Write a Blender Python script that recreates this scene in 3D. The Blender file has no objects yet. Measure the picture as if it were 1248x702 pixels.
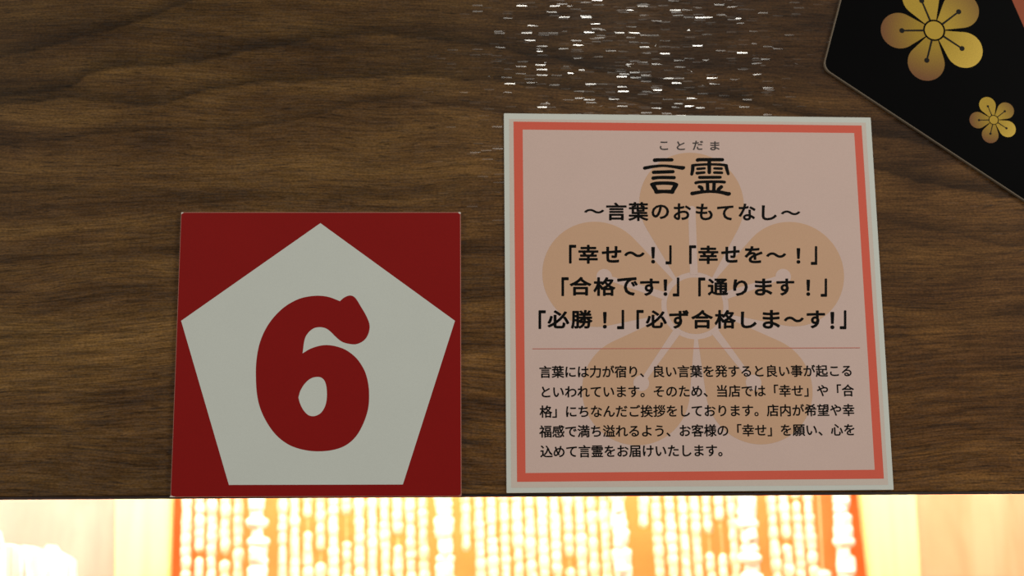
import bpy, bmesh, math, random
from mathutils import Vector, Matrix
from mathutils.geometry import tessellate_polygon

random.seed(7)
S = bpy.context.scene
COL = S.collection

# ------------------------------------------------------------------ camera
F_PX = 1300.0
D = 0.42                                            # camera to panel distance, metres
PITCH, YAW, ROLL = 0.14985914, -0.03801835, -0.0071075
CAM = Vector((-0.01868599 * D, -D, -0.13366437 * D))


def axes():
    R = Matrix.Rotation(YAW, 3, 'Z') @ Matrix.Rotation(PITCH, 3, 'X')
    X, Fw, U = R @ Vector((1, 0, 0)), R @ Vector((0, 1, 0)), R @ Vector((0, 0, 1))
    c, s = math.cos(ROLL), math.sin(ROLL)
    return c * X + s * U, Fw, -s * X + c * U


AX, AF, AU = axes()
cam_d = bpy.data.cameras.new('camera')
cam = bpy.data.objects.new('camera', cam_d)
COL.objects.link(cam)
M = Matrix((AX, AU, -AF)).transposed().to_4x4()
M.translation = CAM
cam.matrix_world = M
cam_d.sensor_width = 36
cam_d.lens = F_PX / 1248 * 36
cam_d.clip_start = 0.01
cam_d.dof.use_dof = True
cam_d.dof.focus_distance = D * 0.995
cam_d.dof.aperture_fstop = 7.5
S.camera = cam


def at(px, py, Y=0.0):
    """point of the vertical plane y = Y that the photograph's pixel shows"""
    d = AF * F_PX + AX * (px - 624) - AU * (py - 351)
    return CAM + d * ((Y - CAM.y) / d.y)


PX = 0.361806 * D / 459.6                            # metres per pixel on the panel

# ------------------------------------------------------------------ light
S.view_settings.view_transform = 'Standard'
S.view_settings.look = 'None'
S.view_settings.gamma = 1
S.view_settings.exposure = 0
S.view_settings.use_curve_mapping = False

world = bpy.data.worlds.new('world')
S.world = world
world.use_nodes = True
wb = world.node_tree.nodes['Background']
wb.inputs[0].default_value = (1.0, 0.98, 0.92, 1)
wb.inputs[1].default_value = 0.18


def area(name, loc, target, sx, sy, power, color):
    l = bpy.data.lights.new(name, 'AREA')
    l.shape = 'RECTANGLE'
    l.size, l.size_y, l.energy, l.color = sx, sy, power, color
    o = bpy.data.objects.new(name, l)
    COL.objects.link(o)
    o.location = loc
    o.rotation_euler = (Vector(target) - Vector(loc)).to_track_quat('-Z', 'Y').to_euler()
    return o


# ceiling spot of the room, mirrored by the varnished panel above the white sign
P0 = at(770, -30)
dirv = (P0 - CAM)
LAMP = P0 + Vector((dirv.x, -dirv.y, dirv.z)) * 3.2
area('room_lamp', LAMP, P0, 0.055, 0.10, 1.7, (1.0, 0.97, 0.88))
# two added fill lights, unseen, brightening the signs evenly from right and left
area('right_fill_light', (1.5, -0.95, 0.75), (0.0, 0.0, 0.0), 0.6, 0.6, 16.0, (1.0, 0.985, 0.93))
area('left_fill_light', (-1.5, -0.95, 0.75), (0.0, 0.0, 0.0), 0.6, 0.6, 9.3, (1.0, 0.985, 0.93))
# strip lamp behind the panel
area('strip_lamp_light', (-0.06, 0.19, 0.065), (-0.06, 0.36, -0.07), 0.92, 0.03, 5.6, (1.0, 0.88, 0.70))
area('rear_fill_light', (0.02, 0.350, -0.02), (0.02, 0.385, -0.12), 0.36, 0.012, 0.5, (1.0, 0.86, 0.62))  # added unseen fill, brightens the upper middle of the orange back wall


# ------------------------------------------------------------------ materials
def mat(name, col, rough=0.5, spec=0.5, metal=0.0, emit=None, coat=0.0):
    m = bpy.data.materials.new(name)
    m.use_nodes = True
    b = m.node_tree.nodes['Principled BSDF']
    b.inputs['Base Color'].default_value = (*col, 1)
    b.inputs['Roughness'].default_value = rough
    b.inputs['Specular IOR Level'].default_value = spec
    b.inputs['Metallic'].default_value = metal
    b.inputs['Coat Weight'].default_value = coat
    if emit:
        b.inputs['Emission Color'].default_value = (*emit[0], 1)
        b.inputs['Emission Strength'].default_value = emit[1]
    return m


class NT:
    def __init__(self, m):
        self.t = m.node_tree
        self.b = self.t.nodes['Principled BSDF']
        self.tc = self.t.nodes.new('ShaderNodeTexCoord').outputs['Object']

    def n(self, typ, **kw):
        nd = self.t.nodes.new(typ)
        for k, v in kw.items():
            setattr(nd, k, v)
        return nd

    def link(self, a, b):
        self.t.links.new(a, b)

    def mapping(self, scale, src=None, loc=(0, 0, 0), rot=(0, 0, 0)):
        m = self.n('ShaderNodeMapping')
        m.inputs['Scale'].default_value = scale
        m.inputs['Location'].default_value = loc
        m.inputs['Rotation'].default_value = rot
        self.link(src or self.tc, m.inputs[0])
        return m.outputs[0]

    def noise(self, vec, scale=1.0, detail=2.0, rough=0.5, dist=0.0):
        m = self.n('ShaderNodeTexNoise')
        m.inputs['Scale'].default_value = scale
        m.inputs['Detail'].default_value = detail
        m.inputs['Roughness'].default_value = rough
        m.inputs['Distortion'].default_value = dist
        self.link(vec, m.inputs['Vector'])
        return m.outputs['Fac']

    def ramp(self, fac, stops, interp='LINEAR'):
        r = self.n('ShaderNodeValToRGB')
        r.color_ramp.interpolation = interp
        e = r.color_ramp.elements
        while len(e) < len(stops):
            e.new(0.5)
        for i, (p, c) in enumerate(stops):
            e[i].position = p
            e[i].color = (*c, 1) if len(c) == 3 else c
        self.link(fac, r.inputs[0])
        return r.outputs[0]

    def math(self, op, a, b=None, c=None):
        m = self.n('ShaderNodeMath', operation=op)
        for i, v in enumerate((a, b, c)):
            if v is None:
                continue
            if isinstance(v, (int, float)):
                m.inputs[i].default_value = v
            else:
                self.link(v, m.inputs[i])
        return m.outputs[0]

    def mix(self, fac, a, b, blend='MIX'):
        m = self.n('ShaderNodeMix', data_type='RGBA', blend_type=blend)
        for idx, v in ((0, fac), (6, a), (7, b)):
            if isinstance(v, (int, float)):
                m.inputs[idx].default_value = v
            elif isinstance(v, tuple):
                m.inputs[idx].default_value = (*v, 1)
            else:
                self.link(v, m.inputs[idx])
        return m.outputs[2]

    def bump(self, h, strength, dist):
        b = self.n('ShaderNodeBump')
        b.inputs['Strength'].default_value = strength
        b.inputs['Distance'].default_value = dist
        self.link(h, b.inputs['Height'])
        self.link(b.outputs[0], self.b.inputs['Normal'])


def grey(v):
    return (v, v, v)


def sepn(k, sock):
    q = k.n('ShaderNodeSeparateXYZ')
    k.link(sock, q.inputs[0])
    return k.math('MULTIPLY', q.outputs[1], -1.0)


def walnut():
    m = mat('walnut_laminate', (0.1, 0.06, 0.03), 0.3)
    k = NT(m)
    low = k.noise(k.mapping((5.0, 1, 11.0), loc=(0.3, 0, 1.7)), 1, 2, 0.5)
    sep = k.n('ShaderNodeSeparateXYZ')
    k.link(k.tc, sep.inputs[0])
    # grain bends: the height is warped by a slow noise
    zz = k.math('ADD', sep.outputs[2], k.math('MULTIPLY', k.math('SUBTRACT', low, 0.5), 0.036))
    cmb = k.n('ShaderNodeCombineXYZ')
    k.link(sep.outputs[0], cmb.inputs[0])
    k.link(zz, cmb.inputs[2])
    v = cmb.outputs[0]
    bands = k.noise(k.mapping((2.6, 1, 62)), 1, 3, 0.55)
    bands = k.noise(k.mapping((2.6, 1, 62), v), 1, 3, 0.55)
    patch = k.noise(k.mapping((20, 1, 70), v, loc=(3, 0, 2)), 1, 4, 0.6, 0.4)
    tone = k.math('ADD', k.math('MULTIPLY', bands, 0.62), k.math('MULTIPLY', patch, 0.38))
    col = k.ramp(tone, [(0.36, (0.046, 0.0225, 0.0090)), (0.46, (0.080, 0.0400, 0.0152)),
                        (0.53, (0.110, 0.0565, 0.0200)), (0.64, (0.165, 0.088, 0.030))])
    side = k.noise(k.mapping((3.2, 1, 5.0), loc=(7.3, 0, 0)), 1, 1)
    tint = k.ramp(k.math('ADD', k.math('MULTIPLY', sep.outputs[0], 1.6), side),
                  [(0.25, (1.0, 0.97, 0.82)), (0.75, (1.10, 0.95, 0.74))])
    col = k.mix(1.0, col, tint, 'MULTIPLY')
    # cathedral lines: thin dark contours of a slow field
    field = k.noise(k.mapping((2.0, 1, 13), loc=(4.4, 0, 6.1)), 1, 2.5, 0.5, 0.25)
    ridge = k.math('PINGPONG', k.math('MULTIPLY', field, 7.0), 0.5)
    col = k.mix(1.0, col, k.ramp(ridge, [(0.0, grey(0.70)), (0.16, grey(0.90)), (0.3, grey(0.96))]), 'MULTIPLY')
    fib = k.noise(k.mapping((55, 1, 1300), v), 1, 2, 0.6)
    col = k.mix(1.0, col, k.ramp(fib, [(0.33, grey(0.62)), (0.55, grey(1.0)), (0.7, grey(1.16))]), 'MULTIPLY')
    mid_s = k.noise(k.mapping((30, 1, 700), v, loc=(8, 0, 1)), 1, 3, 0.65)
    fine = k.mix(1.0, col, k.ramp(mid_s, [(0.36, grey(0.62)), (0.48, grey(0.98)), (0.62, grey(1.24))]), 'MULTIPLY')
    # the laminate's picture has fine streaks low down and broad calm bands above
    calm = k.ramp(k.math('ADD', k.math('MULTIPLY', sep.outputs[2], 8.0), k.math('MULTIPLY', patch, 0.7)),
                  [(0.35, grey(1.0)), (0.95, grey(0.30))])
    col = k.mix(calm, col, fine)
    # three long dark growth lines sweeping over the upper left of the panel
    xa, xb = at(0, 100).x, at(1248, 100).x
    wob = k.math('MULTIPLY', k.math('SUBTRACT', k.noise(k.mapping((45, 1, 45)), 1, 3, 0.6), 0.5), 0.006)
    for pts, wdt, depth in (
            ([(-20, 118), (60, 108), (88, 103), (112, 86), (202, 77), (290, 64), (365, 48), (457, 39), (530, 46), (640, 62), (820, 104), (1248, 190)], 0.0036, 0.55),
            ([(-20, 130), (72, 118), (192, 124), (250, 108), (336, 98), (432, 92), (580, 94), (760, 120), (1248, 240)], 0.0032, 0.50),
            ([(-20, 72), (48, 56), (96, 43), (180, 20), (260, -10), (1248, -200)], 0.0030, 0.48),
            ([(-20, 180), (150, 160), (330, 150), (480, 120), (560, 128), (760, 170), (1248, 300)], 0.0020, 0.32)):
        fc = k.n('ShaderNodeFloatCurve')
        cv = fc.mapping.curves[0]
        P = []
        for px, py in pts:
            w = at(px, py)
            P.append(((w.x - xa) / (xb - xa), (w.z + 0.1) / 0.35))
        P = [(0.0, P[0][1] + (P[1][1] - P[0][1]) * (0 - P[0][0]) / (P[1][0] - P[0][0]))] + [q for q in P if 0 < q[0] < 1] + [(1.0, P[-1][1])]
        cv.points[0].location, cv.points[1].location = P[0], P[-1]
        for q in P[1:-1]:
            cv.points.new(*q)
        fc.mapping.use_clip = False
        fc.mapping.update()
        k.link(k.math('DIVIDE', k.math('SUBTRACT', sep.outputs[0], xa), xb - xa), fc.inputs[1])
        line = k.math('ADD', k.math('SUBTRACT', k.math('MULTIPLY', fc.outputs[0], 0.35), 0.1), wob)
        d = k.math('SUBTRACT', sep.outputs[2], line)          # above the line: soft; below: crisp
        prof = k.ramp(k.math('ADD', k.math('DIVIDE', d, wdt * 4), 0.5),
                      [(0.0, grey(1.10)), (0.36, grey(1.04)), (0.47, grey(1 - depth)), (0.60, grey(1 - depth * 0.8)), (1.0, grey(1.0))])
        col = k.mix(1.0, col, prof, 'MULTIPLY')
    dash = k.noise(k.mapping((150, 1, 1900), v, loc=(5, 0, 3)), 1, 1, 0.5)
    col = k.mix(1.0, col, k.ramp(dash, [(0.31, grey(0.50)), (0.40, grey(1.0))]), 'MULTIPLY')
    fleck = k.noise(k.mapping((900, 1, 1500)), 1, 1, 0.5)
    col = k.mix(1.0, col, k.ramp(fleck, [(0.3, grey(0.74)), (0.7, grey(1.26))]), 'MULTIPLY')
    k.link(col, k.b.inputs['Base Color'])
    # embossed grain: short flat facets, each tipped a little up or down
    vor = k.n('ShaderNodeTexVoronoi', distance='CHEBYCHEV')
    vor.inputs['Scale'].default_value = 1.0
    vor.inputs['Randomness'].default_value = 0.9
    k.link(k.mapping((215, 0, 1600), loc=(1, 0.5, 9)), vor.inputs['Vector'])
    vs = k.n('ShaderNodeSeparateXYZ')
    k.link(vor.outputs['Color'], vs.inputs[0])
    zone = k.noise(k.mapping((55, 1, 190), loc=(2, 0, 4)), 1, 2, 0.6)
    pick = k.math('GREATER_THAN', k.math('ADD', vs.outputs[0], k.math('MULTIPLY', zone, 1.6)), 1.22)
    core = k.math('LESS_THAN', vor.outputs['Distance'], 0.47)
    h = k.math('MULTIPLY', pick, core)
    tz = k.math('MULTIPLY', k.math('SUBTRACT', vs.outputs[1], 0.5), 0.27)
    tx = k.math('MULTIPLY', k.math('SUBTRACT', k.math('FRACT', k.math('MULTIPLY', vs.outputs[2], 7.3)), 0.5), 0.13)
    nv = k.n('ShaderNodeCombineXYZ')
    nv.inputs[1].default_value = -1.0
    k.link(k.math('MULTIPLY', tx, h), nv.inputs[0])
    k.link(k.math('MULTIPLY', tz, h), nv.inputs[2])
    nn = k.n('ShaderNodeVectorMath', operation='NORMALIZE')
    k.link(nv.outputs[0], nn.inputs[0])
    geo = k.n('ShaderNodeNewGeometry')
    front = k.math('GREATER_THAN', sepn(k, geo.outputs['True Normal']), 0.99)
    mx = k.n('ShaderNodeMix', data_type='VECTOR')
    k.link(front, mx.inputs[0])
    k.link(geo.outputs['Normal'], mx.inputs[4])
    k.link(nn.outputs[0], mx.inputs[5])
    k.link(mx.outputs[1], k.b.inputs['Normal'])
    k.link(k.ramp(h, [(0.0, grey(0.38)), (1.0, grey(0.13))]), k.b.inputs['Roughness'])
    k.link(k.ramp(h, [(0.0, grey(0.16)), (1.0, grey(0.6))]), k.b.inputs['Specular IOR Level'])
    return m


def streaky(name, c0, c1, scale, rot=0.0, rough=0.6):
    m = mat(name, c0, rough)
    k = NT(m)
    f = k.noise(k.mapping(scale, rot=(0, rot, 0)), 1, 3, 0.55, 0.5)
    k.link(k.ramp(f, [(0.38, c0), (0.62, c1)]), k.b.inputs['Base Color'])
    k.bump(f, 0.3, 0.0006)
    return m


def speckled(name, col, amp=0.05, rough=0.5, scale=2500, spec=0.15):
    """printed or sprayed surface with a very fine tooth"""
    m = mat(name, col, rough, spec)
    k = NT(m)
    f = k.noise(k.mapping((1, 1, 1)), scale, 2, 0.6)
    g = k.noise(k.mapping((1, 1, 1)), 55, 2, 0.5)
    ff = k.math('ADD', k.math('MULTIPLY', f, 0.75), k.math('MULTIPLY', g, 0.25))
    k.link(k.mix(1.0, col, k.ramp(ff, [(0.3, grey(1 - amp)), (0.7, grey(1.0))]), 'MULTIPLY'),
           k.b.inputs['Base Color'])
    return m


M_WOOD = walnut()
M_EDGE = mat('dark_edge_band', (0.022, 0.008, 0.005), 0.5)
M_RED = speckled('red_print', (0.285, 0.0065, 0.005), 0.12)
M_PLATE = speckled('plate_core', (0.50, 0.20, 0.15), 0.2)
M_CHIP = mat('bare_white_plastic', (0.75, 0.68, 0.6), 0.5)
M_WHITE = speckled('white_print', (0.685, 0.705, 0.635), 0.06)
M_PAPER = speckled('laminated_paper', (0.73, 0.74, 0.665), 0.05, 0.4)
M_PINK = speckled('pink_print', (0.75, 0.545, 0.470), 0.07)
M_TAN = speckled('tan_print', (0.71, 0.435, 0.275), 0.07)
M_RIM = speckled('faded_pink_rim', (0.745, 0.62, 0.53), 0.07)
M_CORAL = speckled('coral_print', (0.80, 0.140, 0.088), 0.07)
M_INK = mat('black_ink', (0.004, 0.0035, 0.003), 0.5, 0.08)
M_INK2 = mat('soft_black_ink', (0.055, 0.043, 0.038), 0.5, 0.3)
M_RULE = mat('rule_ink', (0.62, 0.19, 0.14), 0.5, 0.3)
M_BLACK = speckled('black_board', (0.003, 0.0028, 0.0028), 0.3, 0.5, 2500, 0.02)
M_ORANGE = speckled('orange_print', (0.36, 0.075, 0.025), 0.1)
M_DARKLINE = mat('dark_line_print', (0.010, 0.007, 0.004), 0.5, 0.1)


# ------------------------------------------------------------------ mesh helpers
def link(name, me, m, parent=None, kind=None):
    o = bpy.data.objects.new(name, me)
    COL.objects.link(o)
    if m is not None and not me.materials:
        me.materials.append(m)
    if parent:
        o.parent = parent
    if kind:
        o['kind'] = kind
    return o


def thing(name, label, cat, loc=(0, 0, 0), group=None):
    o = bpy.data.objects.new(name, None)
    COL.objects.link(o)
    o.empty_display_size = 0.02
    o.location = loc
    o['label'], o['category'] = label, cat
    if group:
        o['group'] = group
    return o


def flat(name, loops, y, m, parent, kind=None):
    """flat print: loops of (x, z), holes allowed, facing the viewer (-y)"""
    vs, fs = [], []
    tri = tessellate_polygon([[Vector((p[0], p[1], 0)) for p in lp] for lp in loops])
    for lp in loops:
        vs += [(p[0], y, p[1]) for p in lp]
    for t in tri:
        a, b, c = [vs[i] for i in t]
        cr = (b[0] - a[0]) * (c[2] - a[2]) - (b[2] - a[2]) * (c[0] - a[0])
        if abs(cr) < 1e-16:
            continue
        fs.append(t if cr > 0 else (t[0], t[2], t[1]))
    me = bpy.data.meshes.new(name)
    me.from_pydata(vs, [], fs)
    return link(name, me, m, parent, kind)


def box_mesh(name, x0, x1, y0, y1, z0, z1, bevel=0.0, seg=2):
    bm = bmesh.new()
    bmesh.ops.create_cube(bm, size=1)
    for v in bm.verts:
        v.co = Vector(((x0 + x1) / 2 + v.co.x * (x1 - x0), (y0 + y1) / 2 + v.co.y * (y1 - y0),
                       (z0 + z1) / 2 + v.co.z * (z1 - z0)))
    if bevel:
        bmesh.ops.bevel(bm, geom=bm.edges[:], offset=bevel, segments=seg, affect='EDGES', profile=0.5)
    me = bpy.data.meshes.new(name)
    bm.to_mesh(me)
    bm.free()
    return me


def prism(name, outline, y0, y1, bevel=0.0, seg=2):
    """solid board of a given (x, z) outline; y0 is the front"""
    bm = bmesh.new()
    a = [bm.verts.new((p[0], y0, p[1])) for p in outline]
    b = [bm.verts.new((p[0], y1, p[1])) for p in outline]
    f0 = bm.faces.new(a)
    bm.faces.new(b[::-1])
    n = len(a)
    for i in range(n):
        bm.faces.new((a[(i + 1) % n], a[i], b[i], b[(i + 1) % n]))
    bmesh.ops.recalc_face_normals(bm, faces=bm.faces[:])
    if bevel:
        bmesh.ops.bevel(bm, geom=list(f0.edges), offset=bevel, segments=seg, affect='EDGES', profile=0.5)
    me = bpy.data.meshes.new(name)
    bm.to_mesh(me)
    bm.free()
    return me


def XZ(px, py, Y=0.0):
    p = at(px, py, Y)
    return (p.x, p.z)


def round_poly(pts, r, seg=6):
    out = []
    n = len(pts)
    for i in range(n):
        p, a, b = Vector(pts[i]), Vector(pts[i - 1]), Vector(pts[(i + 1) % n])
        u, v = (a - p).normalized(), (b - p).normalized()
        ang = u.angle(v)
        t = r / math.tan(ang / 2)
        p0, p1 = p + u * t, p + v * t
        c = p + (u + v).normalized() * (r / math.sin(ang / 2))
        a0 = math.atan2(p0.y - c.y, p0.x - c.x)
        a1 = math.atan2(p1.y - c.y, p1.x - c.x)
        d = (a1 - a0 + math.pi) % (2 * math.pi) - math.pi
        for k in range(seg + 1):
            w = a0 + d * k / seg
            out.append((c.x + r * math.cos(w), c.y + r * math.sin(w)))
    return out


# ================================================================== SETTING
panel_bl, panel_br = at(0, 606), at(1248, 599)
slope = (panel_br.z - panel_bl.z) / (panel_br.x - panel_bl.x)


def zb(x):
    return panel_bl.z + slope * (x - panel_bl.x)


outline = [(-0.62, zb(-0.62)), (0.62, zb(0.62)), (0.62, 0.42), (-0.62, 0.42)]
wf = link('wall_front', prism('wall_front', outline, 0.0, 0.018, 0.0008, 2), M_WOOD, None, 'structure')
bm_outline = [(-0.62, zb(-0.62) - 0.0010), (0.62, zb(0.62) - 0.0010), (0.62, zb(0.62) + 0.00005), (-0.62, zb(-0.62) + 0.00005)]
eb = link('edge_band', prism('edge_band', bm_outline, 0.0004, 0.018, 0.0003, 2), M_EDGE, wf, 'structure')

YP, YW, YB = 0.352, 0.36, 0.30                       # posts, outer walls, beads
M_NICHE = streaky('orange_lacquer', (0.80, 0.225, 0.060), (0.86, 0.27, 0.08), (6, 1, 9), 0, 0.45)
M_POST = streaky('pale_pine', (0.88, 0.76, 0.36), (0.92, 0.82, 0.46), (60, 60, 4), 0, 0.5)
M_WL = streaky('cream_board', (0.48, 0.315, 0.275), (0.56, 0.40, 0.36), (32, 32, 7), 0.12, 0.55)
M_WR = streaky('tan_board', (0.84, 0.35, 0.20), (0.90, 0.46, 0.29), (26, 26, 6), -0.35, 0.55)
M_CEIL = mat('pale_ceiling', (0.75, 0.6, 0.42), 0.7)
M_SHELF = streaky('shelf_wood', (0.70, 0.48, 0.26), (0.80, 0.58, 0.34), (4, 60, 60), 0, 0.4)

link('wall_back', box_mesh('wall_back', -0.34, 0.40, 0.40, 0.42, -0.25, 0.20), M_NICHE, None, 'structure')
# outer boards, cut where the posts stand
lx, rx = at(172, 650, YW).x, at(1090, 650, YW).x
link('wall_left', box_mesh('wall_left', -0.62, lx, YW, YW + 0.02, -0.25, 0.20, 0.001), M_WL, None, 'structure')
link('wall_right', box_mesh('wall_right', rx, 0.66, YW, YW + 0.02, -0.25, 0.20, 0.001), M_WR, None, 'structure')
link('ceiling', box_mesh('ceiling', -0.62, 0.66, 0.0185, 0.42, 0.20, 0.22), M_CEIL, None, 'structure')
link('floor', box_mesh('floor', -0.62, 0.66, 0.0, 0.42, -0.27, -0.25), M_SHELF, None, 'structure')


def post(name, pts):
    """pts: four image corners of the visible face, left-top, right-top, right-bottom, left-bottom"""
    c = [XZ(px, py, YP) for px, py in pts]

    def ext(a, b, z):
        t = (z - a[1]) / (b[1] - a[1])
        return (a[0] + (b[0] - a[0]) * t, z)
    o = [ext(c[0], c[3], 0.20), ext(c[1], c[2], 0.20), ext(c[1], c[2], -0.25), ext(c[0], c[3], -0.25)]
    link(name, prism(name, o[::-1], YP, 0.3601, 0.0015, 3), M_POST, None, 'structure')


post('trim_1', [(140, 606), (208, 606), (205, 702), (139, 702)])
post('trim_2', [(1050, 606), (1117, 606), (1123, 702), (1061, 702)])

# ================================================================== STRIP LAMPS (behind the panel; short rear one added to brighten the wall)
rear = thing('strip_lamp', 'added short fill lamp, unseen, brightening the orange back wall behind the bead strands', 'lamp', (0.02, 0.35, 0.20))
link('lamp_housing', box_mesh('lamp_housing', -0.19, 0.19, -0.008, 0.008, -0.205, -0.195 - 0.02, 0.001), mat('lamp_housing', (0.8, 0.8, 0.78), 0.4), rear)
for sx in (-0.12, 0.12):
    link('bracket', box_mesh('bracket', sx - 0.004, sx + 0.004, -0.003, 0.003, -0.205, 0.0, 0.0005),
         mat('bracket_metal', (0.6, 0.6, 0.6), 0.3, 0.5, 1.0), rear)
lamp = thing('strip_lamp', 'slim white strip lamp mounted behind the wood panel above the bead strands', 'lamp',
             (-0.06, 0.19, 0.20))
link('lamp_housing', box_mesh('lamp_housing', -0.48, 0.48, -0.022, 0.022, -0.118, -0.098, 0.003),
     mat('lamp_housing', (0.8, 0.8, 0.78), 0.4), lamp)
for sx in (-0.3, 0.3):
    link('bracket', box_mesh('bracket', sx - 0.01, sx + 0.01, -0.01, 0.01, -0.098, 0.0, 0.001),
         mat('bracket_metal', (0.6, 0.6, 0.6), 0.3, 0.5, 1.0), lamp)

# ================================================================== BEAD STRANDS
M_BEAD = mat('ivory_bead', (0.93, 0.84, 0.66), 0.35, 0.5)
M_BEAD2 = mat('white_bead', (0.95, 0.93, 0.88), 0.35, 0.5)
M_THREAD = mat('thread', (0.85, 0.62, 0.36), 0.8)


def bead_mesh(name, r, h, seed, m, seg=10, rings=7, wob=0.12):
    rnd = random.Random(seed)
    bm = bmesh.new()
    bmesh.ops.create_uvsphere(bm, u_segments=seg, v_segments=rings, radius=1)
    a, b, c = rnd.uniform(0, 6), rnd.uniform(0, 6), rnd.uniform(0.6, 1.0)
    for v in bm.verts:
        q = v.co.copy()
        s = (abs(q.z)) ** 3.6
        rad = math.sqrt(max(0.0, 1 - s)) if abs(q.z) < 0.999 else 0.25
        L = math.hypot(q.x, q.y) or 1
        w = 1 + wob * math.sin(2 * math.atan2(q.y, q.x) + a) * c + wob * 0.6 * math.sin(3 * q.z + b)
        v.co = Vector((q.x / L * rad * r * w if abs(q.z) < 0.999 else 0, q.y / L * rad * r * w if abs(q.z) < 0.999 else 0,
                       q.z * h))
    for f in bm.faces:
        f.smooth = True
    me = bpy.data.meshes.new(name)
    bm.to_mesh(me)
    bm.free()
    me.materials.append(m)
    return me


KB = 0.42 + YB
PB = KB / F_PX                                       # metres per pixel at the beads
thin_beads = [bead_mesh('bead', PB * r, PB * h, i, M_BEAD) for i, (r, h) in enumerate(
    [(5.2, 8.6), (5.6, 7.4), (5.9, 8.0), (5.0, 10.2), (6.0, 11.0), (5.5, 6.2)])]
fat_beads = [bead_mesh('bead', PB * r, PB * h, 20 + i, M_BEAD2, 12, 8, 0.18) for i, (r, h) in enumerate(
    [(10.5, 8.5), (8.0, 9.5), (11.5, 7.5), (9.2, 7.0), (11.0, 10.5)])]
thread_me = {}
Z_TOP = 0.198
HOOK = mat('brass_hook', (0.7, 0.5, 0.2), 0.3, 0.5, 1.0)
hook_me = box_mesh('hook', -0.0012, 0.0012, -0.0012, 0.0012, Z_TOP - 0.006, 0.2, 0.0003)


def strand(px_top, px_bot, label, group, fat=False, z_end=-0.20, gaps=(), dy=0.0):
    a, b = at(px_top, 606, YB + dy), at(px_bot, 702, YB + dy)
    dx = (b.x - a.x) / (b.z - a.z)
    root = thing('bead_garland' if fat else 'bead_strand', label, 'beads',
                 (a.x + dx * (Z_TOP - a.z), YB + dy, Z_TOP), group)
    L = Z_TOP - z_end
    bm = bmesh.new()
    r = 0.0003 if not fat else 0.0005
    ring = []
    for zz in (0, -L):
        ring.append([bm.verts.new((dx * zz + r * math.cos(t), r * math.sin(t), zz)) for t in
                     [k * math.tau / 6 for k in range(6)]])
    for k in range(6):
        bm.faces.new((ring[0][k], ring[1][k], ring[1][(k + 1) % 6], ring[0][(k + 1) % 6]))
    me = bpy.data.meshes.new('thread')
    bm.to_mesh(me)
    bm.free()
    link('thread', me, M_THREAD, root)
    bmh = (9.0 if fat else 7.0) * PB
    z = -0.115
    pool = fat_beads if fat else thin_beads
    gz = [at(px_top, g, YB + dy).z - Z_TOP for g in gaps]
    while z > -L + bmh:
        me = random.choice(pool)
        hh = me.vertices[0].co.z
        hh = max(abs(v.co.z) for v in me.vertices)
        c = z - hh
        skip = any(abs(g - c) < hh for g in gz)
        if not skip:
            o = bpy.data.objects.new('bead', me)
            COL.objects.link(o)
            o.parent = root
            jx = random.uniform(-1, 1) * PB * (1.2 if fat else 0.35)
            o.location = (dx * c + jx, random.uniform(-1, 1) * PB * 0.6, c)
            o.rotation_euler = (0, random.uniform(-0.08, 0.08), random.uniform(0, 6.28))
        z -= hh * (1.3 if fat else random.choice((1.25, 1.35, 1.5, 1.7)))
    return root


ORD = ['first', 'second', 'third', 'fourth', 'fifth', 'sixth', 'seventh', 'eighth', 'ninth', 'tenth', 'eleventh',
       'twelfth', 'thirteenth', 'fourteenth', 'fifteenth']


def lean(x):
    """how far a strand drifts between the panel's edge and the frame's foot, in pixels"""
    return -2 + (x - 220) / 800 * 11


def sect(xs, where, shorts=()):
    for i, x in enumerate(xs):
        strand(x, x + lean(x), 'thin ivory bead strand, %s from left %s' % (ORD[i], where),
               'thin bead strands below the panel', gaps=shorts.get(i, ()) if shorts else (),
               dy=random.uniform(-0.004, 0.004), z_end=-0.20)


sect([228, 244, 259, 275, 291], 'beside the left pale post', {1: (679,), 3: (677,)})
sect([344.5, 359, 375, 390.5, 406, 422, 437.5, 453, 468.5, 484, 499.5, 515],
     'in the row under the red number plate', {2: (637,), 3: (675,), 5: (640, 648), 9: (662,)})
sect([583, 598, 613.5, 629, 644.5, 660, 675, 690.5, 705.5, 720.5, 735.5],
     'in the row between the plates', {7: (689,), 11: (662,)})
sect([799, 815, 830.5, 845, 860.5, 875.5, 891], 'in the row under the white sign', {4: (664,), 5: (643, 672)})
sect([939, 954, 969, 984], 'beside the right pale post', {1: (661,), 2: (609,)})
# two short strands that end just below the panel's edge
for x, e, lab in ((567, 662, 'short thin bead strand ending below gap between the two signs'),
                  (784, 637, 'shortest thin bead strand, under the middle of the white sign')):
    strand(x, x + 1, lab, None, z_end=at(x, e, YB).z - 0.0)
# thick garlands
for i, (x, w) in enumerate(((313, 'under the red plate left half'), (541, 'under the red plate right edge'),
                            (754, 'under the white sign left half'), (910, 'under the white sign right half'),
                            (1025, 'beside the right pale post'))):
    strand(x - 1, x + (2 if i < 2 else 6), 'thick white bead garland %s' % w, 'thick bead garlands', True, dy=-0.012)
link('trim_3', box_mesh('trim_3', -0.28, 0.34, YB - 0.02, YB + 0.012, Z_TOP + 0.0005, 0.1999, 0.0003), M_SHELF, None, 'structure')
strand(998, 1003, 'short white bead tassel beside the thick garland near the right post', None, True, z_end=-0.2, dy=0.0,
       gaps=tuple(range(560, 690, 6)))

# ================================================================== WHITE PAPER BUNDLE, lower left
bun = thing('paper_bundle', 'folded glaring white paper bundle at the lower left below the panel', 'paper',
            (at(30, 720, 0.24).x, 0.24, -0.25))
M_PAP = mat('white_paper', (0.95, 0.95, 0.93), 0.7)
org = bun.location.copy()


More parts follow.
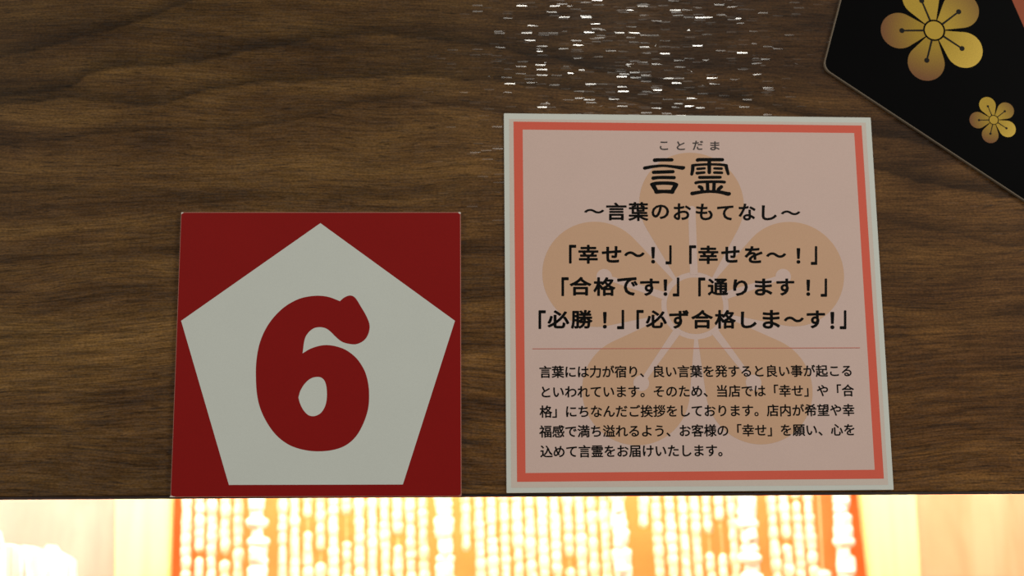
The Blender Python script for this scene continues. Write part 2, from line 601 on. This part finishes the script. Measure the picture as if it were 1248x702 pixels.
def sheet(tops, y, thick, seed):
    rnd = random.Random(seed)
    bm = bmesh.new()
    rows = 7
    grid = {}
    n = len(tops)
    for s in (0, 1):
        for i, (px, py) in enumerate(tops):
            for j in range(rows):
                p = at(px, py, y)
                p = Vector((p.x + (0.0015 if j % 2 else 0) * (j > 0), y, p.z + (-0.2499 - p.z) * j / (rows - 1)))
                fold = 0.0015 * (1 if i % 2 else -1) + rnd.uniform(-0.001, 0.001)
                grid[s, i, j] = bm.verts.new(Vector((p.x, y + fold + s * thick, p.z)) - org)
    for i in range(n - 1):
        for j in range(rows - 1):
            bm.faces.new((grid[0, i, j], grid[0, i, j + 1], grid[0, i + 1, j + 1], grid[0, i + 1, j]))
            bm.faces.new((grid[1, i, j], grid[1, i + 1, j], grid[1, i + 1, j + 1], grid[1, i, j + 1]))
    for j in range(rows - 1):
        bm.faces.new((grid[0, 0, j], grid[1, 0, j], grid[1, 0, j + 1], grid[0, 0, j + 1]))
        bm.faces.new((grid[0, n - 1, j], grid[0, n - 1, j + 1], grid[1, n - 1, j + 1], grid[1, n - 1, j]))
    for i in range(n - 1):
        bm.faces.new((grid[0, i, 0], grid[0, i + 1, 0], grid[1, i + 1, 0], grid[1, i, 0]))
        bm.faces.new((grid[0, i, rows - 1], grid[1, i, rows - 1], grid[1, i + 1, rows - 1], grid[0, i + 1, rows - 1]))
    me = bpy.data.meshes.new('folded_sheet')
    bm.to_mesh(me)
    bm.free()
    link('folded_sheet', me, M_PAP, bun)


sheet([(-60, 640), (-30, 655), (-18, 640), (-4, 647), (2, 649), (3, 668), (1, 700)], 0.225, 0.002, 1)
sheet([(-60, 650), (-20, 655), (5, 664), (26, 667), (52, 670), (74, 674), (91, 685), (91, 702)], 0.270, 0.002, 6)
sheet([(-40, 660), (-10, 662), (4, 663), (14, 665), (26, 668), (30, 676), (34, 700)], 0.235, 0.002, 2)
sheet([(10, 668), (20, 670), (28, 665), (40, 667), (52, 670), (58, 680), (60, 702)], 0.248, 0.002, 3)
sheet([(44, 672), (52, 670), (58, 664), (66, 666), (74, 673), (84, 679), (92, 684), (91, 702)], 0.262, 0.002, 4)

# ================================================================== RED NUMBER PLATE
T = 0.0013
rp = thing('number_plate', 'square red number plate with a white pentagon and a big red 6', 'sign', at(385, 605, 0))
IN = Matrix.Translation(-rp.location)


def rel(o, root):
    o.matrix_parent_inverse = Matrix.Translation(-root.location)
    return o


c = [XZ(x, y, -T) for x, y in ((207.5, 606), (562.5, 605), (561.5, 258.5), (220.5, 258.5))]
rel(link('plate', prism('plate', round_poly(c, 0.0003, 2), -T, -0.0001, 0.0002, 2), M_PLATE, rp), rp)


def inset(c, d):
    n = len(c)
    out = []
    for i in range(n):
        p, a, b = Vector(c[i]), Vector(c[i - 1]), Vector(c[(i + 1) % n])
        out.append(tuple(p + ((a - p).normalized() + (b - p).normalized()) * d))
    return out


y1 = -T - 0.00004
rel(flat('red_face', [round_poly(inset(c, 0.00028), 0.0011, 6)], y1, M_RED, rp), rp)
pent = [XZ(x, y, -T) for x, y in ((279, 591), (491, 590.5), (554.5, 391), (390.5, 272), (220.8, 391))]
rel(flat('pentagon', [pent], y1 - 0.00003, M_WHITE, rp), rp)['label'] = 'white pentagon'


def catmull(pts, sharp=(), n=6):
    out = []
    N = len(pts)
    for i in range(N):
        p0, p1, p2, p3 = [Vector(pts[(i + k) % N]) for k in (-1, 0, 1, 2)]
        if i % N in sharp:
            p0 = p1 - (p2 - p1)
        if (i + 1) % N in sharp:
            p3 = p2 + (p2 - p1)
        for k in range(n):
            t = k / n
            q = 0.5 * ((2 * p1) + (-p0 + p2) * t + (2 * p0 - 5 * p1 + 4 * p2 - p3) * t * t + (-p0 + 3 * p1 - 3 * p2 + p3) * t ** 3)
            out.append((q.x, q.y))
    return out


six_o = [(382, 57), (402, 41), (425, 34), (445, 44), (468, 80), (490, 118), (503, 155), (498, 190), (480, 217), (450, 232),
         (420, 231), (390, 222), (365, 202), (345, 182), (325, 168), (300, 163), (275, 168), (252, 187), (238, 215),
         (230, 270), (260, 252), (295, 240), (330, 236), (370, 242), (410, 258), (450, 290), (480, 335), (495, 380),
         (501, 430), (498, 490), (480, 550), (450, 605), (410, 642), (360, 662), (300, 669), (240, 664), (180, 645),
         (130, 610), (90, 560), (60, 500), (45, 440), (40, 370), (42, 300), (55, 230), (80, 170), (115, 120), (160, 78),
         (210, 50), (255, 38), (300, 35), (340, 41)]
six_i = [(213, 449), (222, 420), (240, 392), (262, 373), (285, 366), (305, 368), (320, 382), (328, 410), (329, 450),
         (322, 485), (305, 512), (280, 525), (255, 522), (235, 503), (220, 475)]
zs = 3.344
L1 = [XZ(300 + x / zs, 350 + y / zs, -T) for x, y in catmull(six_o, (0, 19))]
L2 = [XZ(300 + x / zs, 350 + y / zs, -T) for x, y in catmull(six_i, (0,))]
rel(flat('numeral', [L1, L2], y1 - 0.00006, M_RED, rp), rp)['label'] = 'rounded red numeral 6'
# bare corners where the red film stops short
for (x, y, w, h) in ((222.3, 259.6, 1.5, 1.0), (560, 259.4, 1.6, 1.0), (210, 605, 3.5, 0.8)):
    q = [XZ(x - w, y + h, -T), XZ(x + w, y + h, -T), XZ(x + w, y - h * .6, -T), XZ(x - w * .7, y - h, -T)]
    rel(flat('chipped_corner', [q], y1 + 0.00002, M_CHIP, rp), rp)['label'] = 'pale chipped corner'

# ================================================================== WHITE SIGN
ws = thing('paper_sign', 'square laminated pink sign with coral border and black Japanese text', 'sign', at(853, 600, 0))
TS = 0.0006
c = [XZ(x, y, -TS) for x, y in ((617.3, 601), (1089.3, 597), (1061.2, 143.2), (614, 138))]
rel(link('laminated_sheet', prism('laminated_sheet', round_poly(c, 0.0003, 2), -TS, -0.00005, 0.00012, 1), M_PAPER, ws), ws)


def lay(k):
    return -TS - 0.00002 - 0.00002 * k


def pl(x, y):
    return XZ(x, y, -TS)


rel(flat('pink_rim', [[pl(623, 594.5), pl(1082.5, 591), pl(1055, 149.5), pl(620.5, 145)]], lay(0), M_RIM, ws), ws)
bo = [(630.2, 587.3), (1077.2, 583.4), (1050, 153), (625.8, 148.2)]
bi = [(640.5, 576.5), (1066, 572.5), (1041, 162.2), (637, 158)]
rel(flat('coral_border', [[pl(*p) for p in bo], [pl(*p) for p in bi]], lay(1), M_CORAL, ws), ws)
rel(flat('pink_print', [[pl(*p) for p in bi]], lay(1), M_PINK, ws), ws)
rel(flat('rule_line', [[pl(649, 425.6), pl(1048, 424.4), pl(1048, 423.5), pl(649, 424.7)]], lay(5), M_RULE, ws), ws)


# --- plum blossoms ------------------------------------------------
def blossom_shapes(R, d, r_in, half_tip, dirs):
    """petal outlines about (0, 0), each a rounded drop"""
    pets = []
    for a in dirs:
        pts = []
        tip = []
        for s in (1, -1):
            tip.append((r_in * math.cos(s * half_tip), r_in * math.sin(s * half_tip)))
        # tangent from the tip corner to the circle
        tx, ty = tip[0]
        dd = math.hypot(tx - d, ty)
        base = math.atan2(ty, tx - d)
        al = math.acos(min(1, R / dd))
        t0 = base - al
        n = 40
        arc = [(d + R * math.cos(t0 * (1 - 2 * k / n)), R * math.sin(t0 * (1 - 2 * k / n))) for k in range(n + 1)]
        ia = [(r_in * math.cos(-half_tip + 2 * half_tip * k / 6), r_in * math.sin(-half_tip + 2 * half_tip * k / 6))
              for k in range(7)]
        shape = ia + arc[:]
        ca, sa = math.cos(a), math.sin(a)
        pets.append([(x * ca - y * sa, x * sa + y * ca) for x, y in shape])
    return pets


def disc(cx, cy, r, n=32):
    return [(cx + r * math.cos(k * math.tau / n), cy + r * math.sin(k * math.tau / n)) for k in range(n)]


def stamen(a, r0, r1, w0, w1, rd):
    ca, sa = math.cos(a), math.sin(a)
    pts = [(r0, -w0 / 2), (r1, -w1 / 2)]
    b = math.asin(min(1, w1 / 2 / rd))
    for k in range(21):
        t = -math.pi + b + (2 * math.pi - 2 * b) * k / 20
        pts.append((r1 + rd * math.cos(b) + rd * math.cos(t), rd * math.sin(t)))
    pts += [(r1, w1 / 2), (r0, w0 / 2)]
    return [(x * ca - y * sa, x * sa + y * ca) for x, y in pts]


def place(shape, cx, cz, ys=1.0):
    return [(cx + x * PX, cz + y * PX * ys) for x, y in shape]


bl = link('blossom_print', bpy.data.meshes.new('blossom_print'), M_TAN, ws)
bl.parent = ws
cx, cz = pl(847, 372.5)
rel(bl, ws)
dirs = [math.radians(90 + 72 * k) for k in range(5)]
K = 1.0
flat_objs = []
# the blossom centre is the print's own mesh
tmp = flat('tmp', [place(disc(0, 0, 34.5, 48), cx, cz)], lay(2), M_TAN, None)
bl.data = tmp.data
bl.data.name = 'blossom_print'
bpy.data.objects.remove(tmp)
for i, p in enumerate(blossom_shapes(64.5, 126, 41, math.radians(32.8), dirs)):
    o = flat('petal', [place(p, cx, cz)], lay(2), M_TAN, bl)
for i, a in enumerate(dirs):
    top = i == 0
    flat('stamen', [place(stamen(a, 38.0, 106 if not top else 116, 9.5, 6 if not top else 9, 9.5 if not top else 5), cx, cz)],
         lay(3), M_PINK, bl)


# --- lettering ----------------------------------------------------
_cache = {}
_tc = bpy.data.curves.new('tmp_text', 'FONT')
_to = bpy.data.objects.new('tmp_text', _tc)
COL.objects.link(_to)
_tc.resolution_u = 3


def raw(s):
    _tc.body = s
    dg = bpy.context.evaluated_depsgraph_get()
    dg.update()
    me = bpy.data.meshes.new_from_object(_to.evaluated_get(dg))
    return me


def glyph(ch):
    if ch in _cache:
        return _cache[ch]
    me = raw(ch)
    bm = bmesh.new()
    bm.from_mesh(me)
    bmesh.ops.remove_doubles(bm, verts=bm.verts[:], dist=1e-6)
    vs = [(v.co.x, v.co.y) for v in bm.verts]
    bm.verts.index_update()
    fs = [[v.index for v in f.verts] for f in bm.faces]
    es = [(e.verts[0].index, e.verts[1].index) for e in bm.edges if len(e.link_faces) == 1]
    bm.free()
    bpy.data.meshes.remove(me)
    _cache[ch] = (vs, fs, es)
    return _cache[ch]


def width(s):
    me = raw(s)
    xs = [v.co.x for v in me.vertices]
    bpy.data.meshes.remove(me)
    return min(xs), max(xs)


_a, _b = width('\u56fd\u56fd'), width('\u56fd')
EM = _a[1] - _b[1]


class Ink:
    def __init__(self):
        self.v, self.f = [], []

    def poly(self, pts):
        i = len(self.v)
        area2 = sum(pts[k][0] * pts[(k + 1) % len(pts)][1] - pts[(k + 1) % len(pts)][0] * pts[k][1] for k in range(len(pts)))
        idx = list(range(i, i + len(pts)))
        self.v += pts
        self.f.append(idx if area2 > 0 else idx[::-1])

    def disc(self, p, r, n=8):
        self.poly([(p[0] + r * math.cos(k * math.tau / n), p[1] + r * math.sin(k * math.tau / n)) for k in range(n)])

    def seg(self, a, b, ra, rb):
        dx, dy = b[0] - a[0], b[1] - a[1]
        L = math.hypot(dx, dy)
        if L < 1e-9:
            return
        nx, ny = -dy / L, dx / L
        self.poly([(a[0] + nx * ra, a[1] + ny * ra), (a[0] - nx * ra, a[1] - ny * ra),
                   (b[0] - nx * rb, b[1] - ny * rb), (b[0] + nx * rb, b[1] + ny * rb)])

    def glyph(self, ch, fx, r):
        """fx maps glyph units to the sign's plane; strokes are thickened by r with round corners"""
        vs, fs, es = glyph(ch)
        P = [fx(*v) for v in vs]
        for f in fs:
            self.poly([P[i] for i in f])
        if r > 0:
            for a, b in es:
                self.seg(P[a], P[b], r, r)
            for i in {i for e in es for i in e}:
                self.disc(P[i], r, 8)

    def stroke(self, pts, ws):
        n = len(pts)
        # resample for smooth curves
        Q, W = [], []
        for i in range(n - 1):
            p0, p1, p2, p3 = [Vector(pts[max(0, min(n - 1, i + k))]) for k in (-1, 0, 1, 2)]
            for k in range(5):
                t = k / 5
                q = 0.5 * ((2 * p1) + (-p0 + p2) * t + (2 * p0 - 5 * p1 + 4 * p2 - p3) * t * t + (-p0 + 3 * p1 - 3 * p2 + p3) * t ** 3)
                Q.append((q.x, q.y))
                W.append(ws[i] * (1 - t) + ws[i + 1] * t)
        Q.append(pts[-1])
        W.append(ws[-1])
        for i in range(len(Q) - 1):
            self.seg(Q[i], Q[i + 1], W[i], W[i + 1])
        for q, w in zip(Q, W):
            self.disc(q, w, 12)

    def build(self, name, y, m, parent):
        me = bpy.data.meshes.new(name)
        Y = [y] * len(self.v)
        for i, f in enumerate(self.f):          # overlapping strokes of ink lie a hair apart
            for v in f:
                Y[v] = y - (i % 64) * 2.5e-7
        me.from_pydata([(p[0], yy, p[1]) for p, yy in zip(self.v, Y)], [], self.f)
        o = link(name, me, m, parent)
        return rel(o, parent)


def boxes(name, items, ox, oy, sc, r_px, m=None, k=4):
    ink = Ink()
    for ch, x0, yt, x1, yb in items:
        vs = glyph(ch)[0]
        gx0, gx1 = min(v[0] for v in vs), max(v[0] for v in vs)
        gy0, gy1 = min(v[1] for v in vs), max(v[1] for v in vs)
        X0, X1 = ox + x0 / sc + r_px, ox + x1 / sc - r_px
        Y0, Y1 = oy + yt / sc + r_px, oy + yb / sc - r_px
        ink.glyph(ch, lambda x, y: pl(X0 + (X1 - X0) * (x - gx0) / (gx1 - gx0), Y1 + (Y0 - Y1) * (y - gy0) / (gy1 - gy0)),
                  r_px * PX)
    return ink.build(name, lay(k), m or M_INK, ws)


boxes('small_kana_lettering', [('こ', 300, 66, 388, 157), ('と', 480, 64, 568, 157), ('だ', 650, 57, 762, 157), ('ま', 838, 64, 938, 160)],
      770, 165, 8.771, 0.22, M_INK2)
# title: brushed by hand in the clerical manner
ink = Ink()


def st(pts, ws):
    ink.stroke([pl(770 + x / 8.771, 165 + y / 8.771) for x, y in pts], [w * 0.56 / 8.771 * PX for w in ws])


for pts, ws_ in [
    ([(245, 266), (300, 262), (428, 262)], (38, 34, 34)),
    ([(138, 350), (230, 333), (340, 325), (450, 336), (540, 348), (560, 338)], (34, 30, 26, 30, 40, 16)),
    ([(232, 395), (440, 388)], (34, 34)),
    ([(228, 458), (300, 450), (452, 452)], (36, 32, 34)),
    ([(212, 524), (260, 514), (340, 510), (430, 514), (480, 526)], (32, 36, 34, 36, 32)),
    ([(228, 535), (268, 606)], (46, 38)),
    ([(468, 535), (428, 606)], (46, 38)),
    ([(262, 603), (345, 600), (434, 603)], (42, 34, 42)),
    ([(702, 264), (740, 260), (968, 260)], (36, 34, 34)),
    ([(648, 322), (700, 316), (830, 310), (960, 314), (1012, 322)], (28, 26, 24, 26, 28)),
    ([(652, 330), (650, 370), (640, 416)], (36, 34, 30)),
    ([(1008, 330), (1018, 370), (1030, 412)], (36, 32, 28)),
    ([(828, 265), (828, 396)], (36, 36)),
    ([(702, 358), (778, 353)], (26, 24)), ([(696, 404), (775, 397)], (30, 26)),
    ([(882, 353), (960, 356)], (24, 26)), ([(882, 398), (962, 400)], (26, 28)),
    ([(725, 450), (945, 448)], (32, 30)),
    ([(684, 508), (740, 498), (920, 496), (990, 500)], (30, 28, 28, 30)),
    ([(808, 500), (812, 600)], (34, 34)), ([(880, 500), (876, 600)], (34, 34)),
    ([(722, 550), (745, 562), (752, 600)], (34, 38, 30)), ([(958, 550), (930, 575), (918, 600)], (34, 36, 34)),
    ([(645, 622), (740, 606), (840, 600), (940, 606), (1030, 626), (1045, 616)], (38, 32, 28, 34, 40, 20)),
]:
    st(pts, ws_)
ink.build('title_lettering', lay(4), M_INK, ws)

A = [('～', 100, 122, 302, 168), ('言', 322, 58, 530, 238), ('葉', 548, 52, 750, 245), ('の', 782, 78, 960, 225),
     ('お', 1005, 65, 1182, 235)]
dx = 140 * 8.32
A += [(c_, a + dx, b, d + dx, e) for c_, a, b, d, e in
      [('も', 65, 68, 238, 238), ('て', 282, 88, 448, 238), ('な', 500, 68, 672, 240), ('し', 735, 85, 888, 238),
       ('～', 930, 138, 1125, 185)]]
boxes('subtitle_lettering', A, 700, 240, 8.32, 0.58)
dx = 190 * 5.014


def two(a, b):
    return a + [(c_, x0 + dx, y0, x1 + dx, y1_) for c_, x0, y0, x1, y1_ in b]


boxes('phrase_lettering', two(
    [('「', 268, 92, 312, 207), ('幸', 325, 92, 448, 208), ('せ', 468, 100, 588, 202), ('～', 605, 132, 730, 168),
     ('！', 770, 105, 794, 207), ('」', 858, 95, 895, 212), ('「', 1002, 95, 1045, 210)],
    [('幸', 105, 97, 228, 210), ('せ', 245, 100, 358, 202), ('を', 388, 100, 498, 205), ('～', 520, 138, 642, 172),
     ('！', 705, 112, 729, 208), ('」', 793, 100, 832, 215)]), 640, 280, 5.014, 0.72)
boxes('phrase_lettering', two(
    [('「', 222, 290, 266, 406), ('合', 272, 288, 405, 403), ('格', 417, 290, 552, 405), ('で', 562, 290, 688, 403),
     ('す', 702, 298, 820, 405), ('！', 845, 303, 869, 405), ('」', 902, 292, 942, 408)],
    [('「', 105, 292, 148, 408), ('通', 163, 298, 288, 402), ('り', 318, 303, 408, 405), ('ま', 450, 298, 558, 403),
     ('す', 582, 298, 692, 403), ('！', 765, 305, 789, 405), ('」', 853, 298, 892, 410)]), 640, 280, 5.014, 0.72)
boxes('phrase_lettering', two(
    [('「', 82, 492, 126, 607), ('必', 137, 492, 270, 603), ('勝', 280, 490, 412, 605), ('！', 475, 502, 499, 604),
     ('」', 562, 490, 605, 608), ('「', 680, 490, 724, 607), ('必', 737, 492, 866, 602), ('ず', 880, 490, 1000, 605)],
    [('合', 62, 490, 195, 605), ('格', 205, 490, 335, 605), ('し', 365, 500, 462, 603), ('ま', 498, 490, 605, 605),
     ('～', 628, 530, 750, 566), ('す', 767, 493, 880, 603), ('！', 912, 502, 937, 608), ('」', 970, 492, 1010, 608)]),
    640, 280, 5.014, 0.72)

for text, (x0, y0), (x1, y1_), n in [
    ('言葉には力が宿り、良い言葉を発すると良い事が起こる', (664.6, 453.2), (1032, 451.8), 25),
    ('といわれています。そのため、当店では「幸せ」や「合', (665, 477.6), (1033.3, 475.8), 25),
    ('格」にちなんだご挨拶をしております。店内が希望や幸', (665.3, 501.6), (1034, 499.6), 25),
    ('福感で満ち溢れるよう、お客様の「幸せ」を願い、心を', (665, 525.8), (1035.2, 523.6), 25),
    ('込めて言霊をお届けいたします。', (666, 550.2), (882.5, 548.9), 15)]:
    ink = Ink()
    em = 15.2 * PX / EM
    for i, ch in enumerate(text):
        t = i / (n - 1)
        ox, oz = pl(x0 + (x1 - x0) * t, y0 + (y1_ - y0) * t)
        ink.glyph(ch, lambda x, y: (ox + (x - EM / 2) * em, oz + (y - 0.38 * EM) * em), 0.27 * PX)
    ink.build('body_lettering', lay(4), M_INK, ws)
bpy.data.objects.remove(_to)
bpy.data.curves.remove(_tc)

# ================================================================== BLACK PENTAGON BOARD
TB = 0.0013


def pb(x, y):
    return XZ(x, y, -TB)


bd = thing('pentagon_board', 'black pentagonal board with golden plum blossoms at the upper right', 'sign', at(1311, 290, 0))
V = Vector(pb(1002.5, 83))
e1 = (Vector(pb(1022, 0)) - Vector(pb(1005, 70))).normalized()
e2 = (Vector(pb(1248, 250)) - Vector(pb(1015, 92))).normalized()
bis = (e1 + e2).normalized()
RB = 330 * PX
CB = V + bis * RB
ang0 = math.atan2(-bis.y, -bis.x)
pentB = [(CB.x + RB * math.cos(ang0 + k * math.tau / 5), CB.y + RB * math.sin(ang0 + k * math.tau / 5)) for k in range(5)]
M_BOARD_EDGE = mat('board_edge', (0.20, 0.15, 0.10), 0.3, 0.5)
rel(link('board_core', prism('board_core', round_poly(pentB, 14 * PX, 8), -TB, -0.0001, 0.0003, 2), M_BOARD_EDGE, bd), bd)
fb = [(CB.x + (RB - 0.0006) * math.cos(ang0 + k * math.tau / 5), CB.y + (RB - 0.0006) * math.sin(ang0 + k * math.tau / 5)) for k in range(5)]
rel(flat('black_face', [round_poly(fb, 14 * PX, 8)], -TB - 0.00003, M_BLACK, bd), bd)
nrm = -bis
ap = (Vector(pb(1240.5, 16.5)) - CB).dot(nrm)
Ri = ap / math.cos(math.pi / 5)
inner = [(CB.x + Ri * math.cos(ang0 + math.pi / 5 + k * math.tau / 5), CB.y + Ri * math.sin(ang0 + math.pi / 5 + k * math.tau / 5)) for k in range(5)]
rel(flat('inner_pentagon', [inner], -TB - 0.00006, M_ORANGE, bd), bd)['label'] = 'dull orange pentagon'


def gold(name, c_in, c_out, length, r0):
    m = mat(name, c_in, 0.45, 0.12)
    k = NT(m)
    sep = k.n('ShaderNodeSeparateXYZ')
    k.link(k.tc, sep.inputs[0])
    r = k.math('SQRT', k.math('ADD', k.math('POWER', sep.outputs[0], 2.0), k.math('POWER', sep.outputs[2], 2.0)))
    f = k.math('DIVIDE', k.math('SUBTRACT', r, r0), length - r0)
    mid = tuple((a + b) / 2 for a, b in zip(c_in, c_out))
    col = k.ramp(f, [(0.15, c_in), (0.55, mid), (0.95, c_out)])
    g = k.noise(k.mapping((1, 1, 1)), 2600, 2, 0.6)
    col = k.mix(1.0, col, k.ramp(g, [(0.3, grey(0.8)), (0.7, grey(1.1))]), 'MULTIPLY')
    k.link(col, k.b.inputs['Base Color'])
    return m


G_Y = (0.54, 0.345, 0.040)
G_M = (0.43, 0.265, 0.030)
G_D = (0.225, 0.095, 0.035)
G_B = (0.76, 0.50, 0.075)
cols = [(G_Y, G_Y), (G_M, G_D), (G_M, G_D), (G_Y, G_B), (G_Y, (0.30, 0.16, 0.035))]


def blossom(px, py, s, tag):
    o0 = pb(px, py)
    base = rel(flat('blossom_centre', [place(disc(0, 0, 12.0 * s), *o0)], -TB - 0.00006,
                    mat('gold_centre', G_Y, 0.45, 0.12), bd), bd)
    base['label'] = tag
    rr = 14.3
    dirs = [math.radians(109 + 72 * k) for k in range(5)]
    for i, p in enumerate(blossom_shapes(23.6, 45, rr, math.radians(33.2), dirs)):
        o = flat('petal', [[(x * PX * s, y * PX * s) for x, y in p]], 0.0,
                 gold('gold_petal', *cols[i], 69 * PX * s, 14 * PX * s), base)
        o.location = (o0[0], -TB - 0.00006, o0[1])
    for a in dirs:
        o = flat('stamen', [place([(x * s, y * s) for x, y in stamen(a, 13.6, 38.5, 2.6, 2.2, 3.3)], *o0)],
                 -TB - 0.00009, M_DARKLINE, base)


blossom(1138.5, 37, 1.0, 'larger golden plum blossom')
blossom(1211, 146.2, 0.45, 'smaller golden plum blossom')
